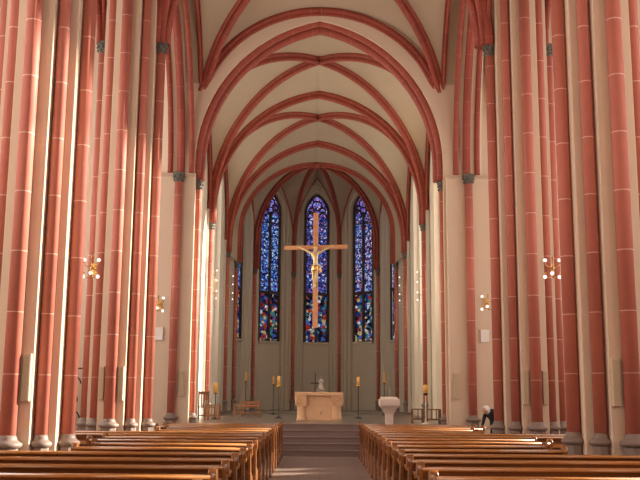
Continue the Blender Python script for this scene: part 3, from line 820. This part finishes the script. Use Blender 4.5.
# ------------------------------------------------------------------ seats in the choir
def slat_stool(name, label, loc, w, d, h, rz=0, back=0.0, cushion=False, slats=4, cat='stool', grp=None, arms=False):
    t = thing(name, label, cat, loc, rz, grp)
    for sx in (-1, 1):
        for sy in (-1, 1):
            top = back if (back and sy == 1) else (h + 0.2 if arms else h)
            m = MB(); m.box(sx * (w / 2 - 0.02) - 0.022, sx * (w / 2 - 0.02) + 0.022, sy * (d / 2 - 0.02) - 0.022, sy * (d / 2 - 0.02) + 0.022, 0, top); m.build('leg', M['chair'], t, bevel=0.004)
    m = MB(); m.box(-w / 2, w / 2, -d / 2, d / 2, h - 0.03, h + 0.005); m.build('seat', M['chair'], t, bevel=0.006)
    m = MB()
    for sy in (-1, 1): m.box(-w / 2 + 0.03, w / 2 - 0.03, sy * (d / 2 - 0.02) - 0.012, sy * (d / 2 - 0.02) + 0.012, 0.12, 0.16)
    for sx in (-1, 1): m.box(sx * (w / 2 - 0.02) - 0.012, sx * (w / 2 - 0.02) + 0.012, -d / 2 + 0.03, d / 2 - 0.03, 0.12, 0.16)
    m.build('stretcher', M['chair'], t)
    for k in range(slats):
        x = -w / 2 + w * (k + 1) / (slats + 1)
        m = MB(); m.box(x - 0.016, x + 0.016, -d / 2 + 0.012, -d / 2 + 0.03, 0.14, h - 0.02); m.build('slat', M['chair'], t)
    if back:
        m = MB(); m.box(-w / 2 + 0.03, w / 2 - 0.03, d / 2 - 0.035, d / 2 - 0.01, back - 0.12, back - 0.01); m.build('back_rail', M['chair'], t, bevel=0.004)
        for k in range(3):
            x = -w / 4 + w / 4 * k; m = MB(); m.box(x - 0.02, x + 0.02, d / 2 - 0.03, d / 2 - 0.015, h, back - 0.11); m.build('back_slat', M['chair'], t)
    if arms:
        for sx in (-1, 1):
            m = MB(); m.box(sx * (w / 2 - 0.02) - 0.03, sx * (w / 2 - 0.02) + 0.03, -d / 2, d / 2 - 0.04, h + 0.2, h + 0.225); m.build('armrest', M['chair'], t, bevel=0.004)
    if cushion:
        m = MB(); m.box(-w / 2 + 0.03, w / 2 - 0.03, -d / 2 + 0.02, d / 2 - 0.04, h + 0.005, h + 0.06); m.build('cushion', M['cushion'], t, bevel=0.02)
    return t
slat_stool('armchair', 'brown wooden chair with tall open back at the left choir wall', (-3.98, 32.6, ZF), 0.44, 0.46, 0.44, rz=0.7, back=0.98, slats=0, cat='chair')
slat_stool('slatted_stool', 'brown slatted wooden kneeling desk in front of the tall backed left chair', (-3.62, 31.6, ZF), 0.42, 0.42, 0.52, slats=4)
slat_stool('slatted_stool', 'small dark brown stool between the left shaft and the wide chair', (-3.35, 38.2, ZF), 0.36, 0.36, 0.46, slats=1)
slat_stool('armchair', 'wide low wooden chair with red brown cushion left of the altar', (-2.72, 36.6, ZF), 0.74, 0.50, 0.40, back=0.62, cushion=True, slats=0, cat='chair')
slat_stool('slatted_stool', 'brown wooden stool right of the lectern, left one of the pair', (3.12, 29.6, ZF), 0.38, 0.38, 0.46, slats=1)
slat_stool('slatted_stool', 'wider brown wooden stool right of the orange candle', (3.56, 29.1, ZF), 0.46, 0.42, 0.46, slats=2)

# ------------------------------------------------------------------ crucifix
def skin_body(name, joints, edges, mat, parent, loc=(0, 0, 0), sub=2, root=0):
    me = bpy.data.meshes.new(name); me.from_pydata([j[0] for j in joints], edges, [])
    o = bpy.data.objects.new(name, me); COL.objects.link(o); o.parent = parent; o.location = loc
    me.materials.append(mat)
    md = o.modifiers.new('skin', 'SKIN'); md.use_smooth_shade = True
    sl = me.skin_vertices[0] if me.skin_vertices else None
    if sl is None:
        bpy.context.view_layer.objects.active = o; bpy.ops.mesh.customdata_skin_add(); sl = me.skin_vertices[0]
    for i, j in enumerate(joints):
        r = j[1]; sl.data[i].radius = (r, r) if not isinstance(r, tuple) else r; sl.data[i].use_root = (i == root)
    sd = o.modifiers.new('sub', 'SUBSURF'); sd.levels = sub; sd.render_levels = sub
    return o
DX = 33.0
xc, zt = at(315.8, 213, DX); _, zb = at(315, 328, DX); _, zar = at(316, 247.5, DX)
xc -= 0.08
xl_, _ = at(284.5, 247.5, DX); xr_, _ = at(348, 247.5, DX)
cr = thing('crucifix', 'large hanging wooden crucifix with pale gilded figure above the altar', 'crucifix', (xc, DX, zb), math.radians(-9))
m = MB(); m.box(-0.005, 0.165, -0.05, 0.05, 0, zt - zb); m.build('upright_beam', M['crosswood'], cr, bevel=0.008)
m = MB(); m.box(xl_ - xc, xr_ - xc, -0.055, 0.045, zar - zb - 0.075, zar - zb + 0.075); m.build('cross_arm', M['crosswood'], cr, bevel=0.008)
m = MB(); m.box(-0.02, 0.18, -0.075, -0.055, zar - zb + 0.35, zar - zb + 0.47); m.build('title_board', M['crosswood'], cr)
h0 = 0.0
_before = set(cr.children)
J = [((0.02, -0.17, h0 - 0.98), 0.10), ((0.03, -0.18, h0 - 0.78), 0.095), ((0.02, -0.19, h0 - 0.55), 0.115), ((0.0, -0.18, h0 - 0.36), 0.12), ((0, -0.18, h0 - 0.24), 0.05), ((0.01, -0.21, h0 - 0.17), 0.05),
     ((-0.19, -0.17, h0 - 0.29), 0.062), ((-0.45, -0.15, h0 - 0.12), 0.048), ((-0.68, -0.10, h0 + 0.02), 0.032),
     ((0.19, -0.17, h0 - 0.29), 0.062), ((0.45, -0.15, h0 - 0.12), 0.048), ((0.68, -0.10, h0 + 0.02), 0.032),
     ((0.09, -0.19, h0 - 1.12), 0.085), ((0.07, -0.30, h0 - 1.48), 0.06), ((0.02, -0.16, h0 - 1.86), 0.04),
     ((-0.07, -0.19, h0 - 1.12), 0.085), ((-0.03, -0.28, h0 - 1.48), 0.06), ((-0.02, -0.15, h0 - 1.86), 0.04), ((0.02, -0.24, h0 - 1.98), 0.03), ((-0.03, -0.24, h0 - 1.98), 0.03)]
E = [(0, 1), (1, 2), (2, 3), (3, 4), (4, 5), (3, 6), (6, 7), (7, 8), (3, 9), (9, 10), (10, 11), (0, 12), (12, 13), (13, 14), (0, 15), (15, 16), (16, 17), (14, 18), (17, 19)]
body = skin_body('corpus', J, E, M['corpus'], cr)
m = MB(); m.ball((0.03, -0.24, h0 - 0.10), 0.085, 14, 10, (0.85, 1, 1.2))
m.ball((0.03, -0.33, h0 - 0.12), 0.016, 6, 5); m.ball((0.06, -0.31, h0 - 0.09), 0.012, 6, 5); m.ball((0.0, -0.31, h0 - 0.09), 0.012, 6, 5)
m.tube([(0.0, -0.315, h0 - 0.16), (0.03, -0.325, h0 - 0.165), (0.06, -0.315, h0 - 0.16)], 0.008, 5)
m.build('head', M['corpus'], cr)
m = MB(); m.tube([(0.03 + 0.085 * math.cos(2 * PI * k / 14), -0.24 + 0.095 * math.sin(2 * PI * k / 14), h0 - 0.05 + 0.01 * (k % 2)) for k in range(15)], 0.014, 5); m.build('crown_of_thorns', M['gold'], cr)
m = MB(); m.lathe([(0.135, h0 - 1.20), (0.15, h0 - 1.10), (0.14, h0 - 0.98), (0.12, h0 - 0.90)], 0.015, -0.185, 16)
m.tube([(0.14, -0.2, h0 - 0.98), (0.23, -0.2, h0 - 1.06), (0.24, -0.2, h0 - 1.22), (0.19, -0.2, h0 - 1.3)], [0.05, 0.05, 0.045, 0.02], 8)
m.tube([(0.14, -0.2, h0 - 0.95), (0.22, -0.21, h0 - 0.92), (0.25, -0.2, h0 - 1.0)], [0.04, 0.035, 0.02], 8)
m.build('loincloth', M['gold'], cr)
for sx in (-1, 1):   # hands: palm, four fingers, a thumb
    m = MB(); hx = sx * 0.70; hz = h0 + 0.035
    m.ball((hx, -0.09, hz), 0.035, 8, 6, (1.2, 0.5, 1))
    for k in range(4):
        a = (k - 1.5) * 0.22; ln = (0.055, 0.065, 0.062, 0.048)[k]
        m.tube([(hx + sx * 0.02, -0.09, hz + 0.014 * (k - 1.5)), (hx + sx * (0.03 + ln * 0.6), -0.10, hz + 0.02 * (k - 1.5) + a * 0.02), (hx + sx * (0.03 + ln), -0.12, hz + 0.02 * (k - 1.5))], [0.009, 0.008, 0.006], 6)
    m.tube([(hx - sx * 0.01, -0.10, hz + 0.03), (hx + sx * 0.015, -0.115, hz + 0.06)], [0.01, 0.007], 6)
    m.build('hand', M['corpus'], cr)
for o in cr.children:
    if o not in _before: o.location = (0.08, -0.0, zar - zb); o.scale = (0.88, 0.9, 0.76)
m = MB()
m.tube([(0.08, 0.0, zt - zb), (0.08, 0.0, 14.4 - zb)], 0.001, 4)
m.build('hanging_wire', M['iron'], cr)

# ------------------------------------------------------------------ column loudspeakers on the piers
def speaker(px, y0, y1, D, label, wpx=6.5):
    X, Zt = at(px, y0, D); _, Zb = at(px, y1, D); w = wpx * D / FPX
    return X, Zt, Zb, w
specs = [(27.6, 356, 403.5, D_A - 0.62, 'narrow beige column loudspeaker on the near left pier beside its front shaft'),
         (611.8, 356, 404, D_A - 0.62, 'narrow beige column loudspeaker on the near right pier beside its front shaft'),
         (100, 368, 401, D_B - 0.62, 'narrow tan column loudspeaker on the second left pier, aisle side'),
         (122.6, 368, 402, D_B - 0.62, 'narrow beige column loudspeaker on the second left pier, nave side'),
         (523, 368, 403, D_B - 0.62, 'narrow beige column loudspeaker on the second right pier, nave side'),
         (546, 369, 402, D_B - 0.62, 'narrow tan column loudspeaker on the second right pier, aisle side'),
         (183, 372, 397, YC0 - 0.28, 'narrow tan column loudspeaker on the flat left chancel respond'),
         (457, 372, 398, YC0 - 0.28, 'narrow tan column loudspeaker on the flat right chancel respond')]
for px, y0, y1, D, lab in specs:
    X, Zt = at(px, y0, D); _, Zb = at(px, y1, D)
    if D < YC0 - 0.4:
        sgn = -1 if px < 320 else 1
        u = abs(X) - XP; u = (0.222 if u > 0 else -0.222); X = sgn * (XP + u) + PSH.get((sgn, D_A if D < 16 else D_B), 0.0)
    w = 0.125 if D < YC0 - 0.4 else 0.15
    t = thing('column_loudspeaker', lab, 'loudspeaker', (X, D - 0.045, Zb), 0, 'column loudspeakers on the piers')
    m = MB(); m.box(-w / 2, w / 2, -0.04, 0.045, 0, Zt - Zb); m.build('case', M['speaker'], t, bevel=0.006)
    m = MB(); m.box(-w / 2 + 0.012, w / 2 - 0.012, -0.046, -0.04, 0.03, Zt - Zb - 0.03)
    nn = 14
    for k in range(nn): z = 0.05 + (Zt - Zb - 0.1) * k / (nn - 1); m.box(-w / 2 + 0.02, w / 2 - 0.02, -0.052, -0.046, z - 0.008, z + 0.008)
    m.build('grille', M['grille'], t)

# ------------------------------------------------------------------ brass wall lamps
def branch_lamp(label, loc, s):
    """two-tier brass wall bracket with five globes; s = direction of the arms along x"""
    t = thing('wall_lamp', label, 'lamp', loc, 0, 'branched brass wall lamps')
    m = MB(); m.box(-0.05, 0.05, -0.02, 0.02, -0.14, 0.14); m.build('wall_plate', M['brass'], t, bevel=0.01)
    m = MB(); m.tube([(0, 0, 0), (0, -0.30, 0.0)], 0.014, 8); m.tube([(0, -0.30, -0.22), (0, -0.30, 0.22)], 0.014, 8); m.ball((0, -0.30, 0), 0.04); m.ball((0, -0.30, 0.24), 0.025)
    m.build('bracket', M['brass'], t)
    for k, (a, z, up) in enumerate([(0.15, 0.11, 1), (-0.17, 0.11, 1), (0.14, -0.13, -1), (-0.18, -0.13, -1), (-0.02, -0.05, -1)]):
        yy = -0.30 - (0.0 if a else 0.12)
        m = MB(); m.tube([(0, -0.30, z - 0.05), (a * 0.5, yy + 0.0, z - 0.09), (a, yy, z - 0.03), (a, yy, z + 0.03 * up)], 0.010, 6); m.lathe([(0.012, z + 0.0), (0.03, z + 0.02), (0.03, z + 0.03)], a, yy, 8)
        am = m.build('arm', M['brass'], t)
        m = MB(); m.ball((a, yy, z + 0.065 * up), 0.042, 12, 8); m.build('globe', M['bulb'], am)
    return t
def lamp_at(px, y, D, label):
    X, Z = at(px, y, D - 0.4); t = branch_lamp(label, (X, D, Z), 1); t.scale = (1.05, 1.05, 1.05); return t
lamp_at(91, 269, D_B - 0.33, 'branched brass wall lamp with white globes on the second left pier')
lamp_at(554, 266, D_B - 0.33, 'branched brass wall lamp with white globes on the second right pier')
lamp_at(158, 305, YC0 - 0.30, 'small branched brass lamp on the left chancel respond, behind a pier')
lamp_at(489, 301, YC0 - 0.30, 'small branched brass lamp on the right chancel respond above the white board')
def tier_lamp(label, X, D, z0, s):
    t = thing('globe_lamp', label, 'lamp', (X, D, z0), 0, 'tiered globe lamps on the choir walls')
    m = MB(); m.tube([(0, 0, 0), (0, 0, 1.15)], 0.012, 6); m.tube([(0, 0, 0.2), (-s * -0.14, 0, 0.2)], 0.01, 6); m.tube([(0, 0, 0.95), (s * 0.14, 0, 0.95)], 0.01, 6); m.build('rod', M['brass'], t)
    for z in (0.0, 0.30, 0.72, 1.12):
        m = MB(); m.tube([(0, 0, z), (-s * 0.07, -0.05, z)], 0.008, 6); a = m.build('arm', M['brass'], t)
        m = MB(); m.ball((-s * 0.08, -0.06, z), 0.036, 12, 8); m.build('globe', M['bulb'], a)
for s, side in ((-1, 'left'), (1, 'right')):
    tier_lamp(f'tiered globe lamp on the nearer {side} choir shaft', AX(D1) + s * (CX - 0.42), D1 - 0.1, 5.55, s)
    tier_lamp(f'tiered globe lamp on the farther {side} choir shaft', AX(D2) + s * (CX - 0.42), D2 - 0.1, 6.3, s)

# hymn boards on the flat responds
for px, s, side in ((159.5, -1, 'left'), (485.5, 1, 'right')):
    X, Zt = at(px, 328.5, YC0 - 0.3); _, Zb = at(px, 341, YC0 - 0.3)
    t = thing('hymn_board', f'small pale square board on the {side} chancel respond, beneath the brass lamp', 'board', (X, YC0 - 0.30, Zb))
    m = MB(); m.box(-0.13, 0.13, -0.02, 0.018, 0, Zt - Zb); m.build('panel', M['white'], t, bevel=0.004)
    m = MB(); m.box(-0.145, 0.145, -0.015, 0.018, -0.015, 0.0); m.box(-0.145, 0.145, -0.015, 0.018, Zt - Zb, Zt - Zb + 0.015); m.box(-0.145, -0.13, -0.015, 0.018, 0, Zt - Zb); m.box(0.13, 0.145, -0.015, 0.018, 0, Zt - Zb); m.build('frame', M['speaker'], t)

# wrought iron screen in the left aisle
t = thing('iron_screen', 'black wrought iron screen with scrolls glimpsed in the left aisle', 'screen', (-7.3, 27.4, 0))
for x in (-0.7, 0.7):
    m = MB(); m.box(x - 0.02, x + 0.02, -0.02, 0.02, 0, 2.6); m.box(x - 0.12, x + 0.12, -0.12, 0.12, 0, 0.03); m.build('post', M['iron'], t)
m = MB()
for z in (0.25, 2.5): m.box(-0.7, 0.7, -0.015, 0.015, z - 0.02, z + 0.02)
m.build('rail', M['iron'], t)
m = MB()
for cxx in (-0.45, 0.0, 0.45):
    for j in range(4):
        cz = 0.55 + 0.5 * j; sg = 1 if j % 2 else -1
        m.tube([(cxx + sg * (0.19 - 0.012 * k) * math.cos(k * 0.42), 0, cz + (0.25 - 0.016 * k) * math.sin(k * 0.42)) for k in range(15)], 0.022, 6)
m.build('scrollwork', M['iron'], t)

# slender responds in the aisles in front of the east wall
for s, side in ((-1, 'left'), (1, 'right')):
    t = thing('wall_shaft', f'thin red shaft with grey capital on the {side} aisle end wall', 'shaft')
    shaft(t, s * 7.1, YC0 - 0.12, 0.11, 1.08, 10.2)

# ------------------------------------------------------------------ person, bowed, beyond the second right pier
pp = thing('person', 'person with white hair in dark jacket bowing beside the right chancel pier', 'person', (5.10, 27.2, 0.0), 0.65)
J = [((0.10, 0, 0.92), 0.155), ((0.06, 0, 1.08), 0.15), ((-0.03, 0, 1.22), 0.165), ((-0.14, 0, 1.33), 0.13), ((-0.22, 0, 1.36), 0.06), ((-0.28, 0, 1.37), 0.055),
     ((-0.12, -0.20, 1.30), 0.065), ((-0.17, -0.24, 1.04), 0.05), ((-0.32, -0.16, 0.90), 0.036), ((-0.12, 0.20, 1.30), 0.065), ((-0.17, 0.24, 1.04), 0.05), ((-0.32, 0.16, 0.90), 0.036),
     ((0.10, -0.10, 0.84), 0.105), ((0.03, -0.11, 0.48), 0.068), ((0.10, -0.12, 0.09), 0.045), ((-0.03, -0.13, 0.035), 0.035), ((-0.11, -0.13, 0.03), 0.03),
     ((0.10, 0.10, 0.84), 0.105), ((0.03, 0.11, 0.48), 0.068), ((0.10, 0.12, 0.09), 0.045), ((-0.03, 0.13, 0.035), 0.035), ((-0.11, 0.13, 0.03), 0.03)]
E = [(0, 1), (1, 2), (2, 3), (3, 4), (4, 5), (3, 6), (6, 7), (7, 8), (3, 9), (9, 10), (10, 11), (0, 12), (12, 13), (13, 14), (14, 15), (15, 16), (0, 17), (17, 18), (18, 19), (19, 20), (20, 21)]
skin_body('clothed_body', J, E, M['jacket'], pp)
m = MB(); m.ball((-0.33, 0, 1.37), 0.10, 18, 12, (1.0, 0.78, 1.12)); m.ball((-0.435, 0, 1.335), 0.022, 8, 6, (1.2, 0.8, 1.1)); m.ball((-0.40, 0, 1.28), 0.035, 8, 6, (1, 0.9, 0.7))
for sy in (-1, 1): m.ball((-0.415, sy * 0.032, 1.365), 0.012, 6, 5); m.ball((-0.32, sy * 0.08, 1.36), 0.025, 8, 6, (0.7, 0.4, 1.2))
m.build('head', M['skin'], pp)
m = MB(); m.ball((-0.305, 0, 1.395), 0.11, 18, 12, (1.0, 0.84, 1.0)); m.ball((-0.25, 0, 1.35), 0.085, 12, 8, (0.8, 0.95, 1.2)); m.build('hair', M['hair'], pp)
m = MB(); m.lathe([(0.085, -0.03), (0.075, 0.03)], 0, 0, 14); o = m.build('shirt_collar', M['shirt'], pp); o.location = (-0.21, 0, 1.355); o.rotation_euler = (0, -1.2, 0)
for sy in (-1, 1):
    m = MB(); hx, hy, hz = -0.345, sy * 0.15, 0.875
    m.ball((hx, hy, hz), 0.04, 10, 8, (1.1, 0.55, 1))
    for k in range(4):
        ln = (0.06, 0.072, 0.068, 0.052)[k]; zz = hz + 0.02 * (1.5 - k)
        m.tube([(hx - 0.02, hy, zz), (hx - 0.03 - ln * 0.6, hy - sy * 0.01, zz - 0.012), (hx - 0.03 - ln * 0.8, hy - sy * 0.02, zz - 0.035)], [0.01, 0.009, 0.007], 6)
    m.tube([(hx, hy - sy * 0.01, hz + 0.03), (hx - 0.04, hy - sy * 0.03, hz + 0.05)], [0.012, 0.009], 6)
    m.build('hand', M['skin'], pp)

# ------------------------------------------------------------------ light
w = bpy.data.worlds.new('world'); SC.world = w; w.use_nodes = True
w.node_tree.nodes['Background'].inputs[0].default_value = (0.75, 0.86, 1.0, 1); w.node_tree.nodes['Background'].inputs[1].default_value = 1.2
sun = bpy.data.lights.new('sun', 'SUN'); sun.energy = 24; sun.color = (1.0, 0.90, 0.74); sun.angle = math.radians(2.0)
so = bpy.data.objects.new('sun', sun); COL.objects.link(so)
el = math.radians(19); dv = Vector((-1, -0.36, 0)).normalized() * math.cos(el); dv.z = -math.sin(el)
so.rotation_euler = dv.to_track_quat('-Z', 'Y').to_euler(); so.location = (20, 30, 20)

# ------------------------------------------------------------------ camera
cam = bpy.data.cameras.new('camera'); co = bpy.data.objects.new('camera', cam); COL.objects.link(co)
cam.sensor_width = 36; cam.lens = FPX * 36 / 640; cam.clip_end = 200
pitch = math.atan(156.0 / FPX); yaw = math.atan(-1.0 / FPX); roll = 0.0075
Rm = Matrix.Rotation(-yaw, 4, 'Z') @ Matrix.Rotation(PI / 2 + pitch, 4, 'X') @ Matrix.Rotation(roll, 4, 'Z')
co.matrix_world = Matrix.Translation((0, 0, EYE)) @ Rm
SC.camera = co
SC.view_settings.view_transform = 'Standard'; SC.view_settings.look = 'None'; SC.view_settings.gamma = 1.0; SC.view_settings.exposure = 0.18
SC.view_settings.use_curve_mapping = False
SC.cycles.use_denoising = True
SC.cycles.max_bounces = 8; SC.cycles.diffuse_bounces = 5; SC.cycles.transparent_max_bounces = 12
SC.cycles.sample_clamp_indirect = 6.0
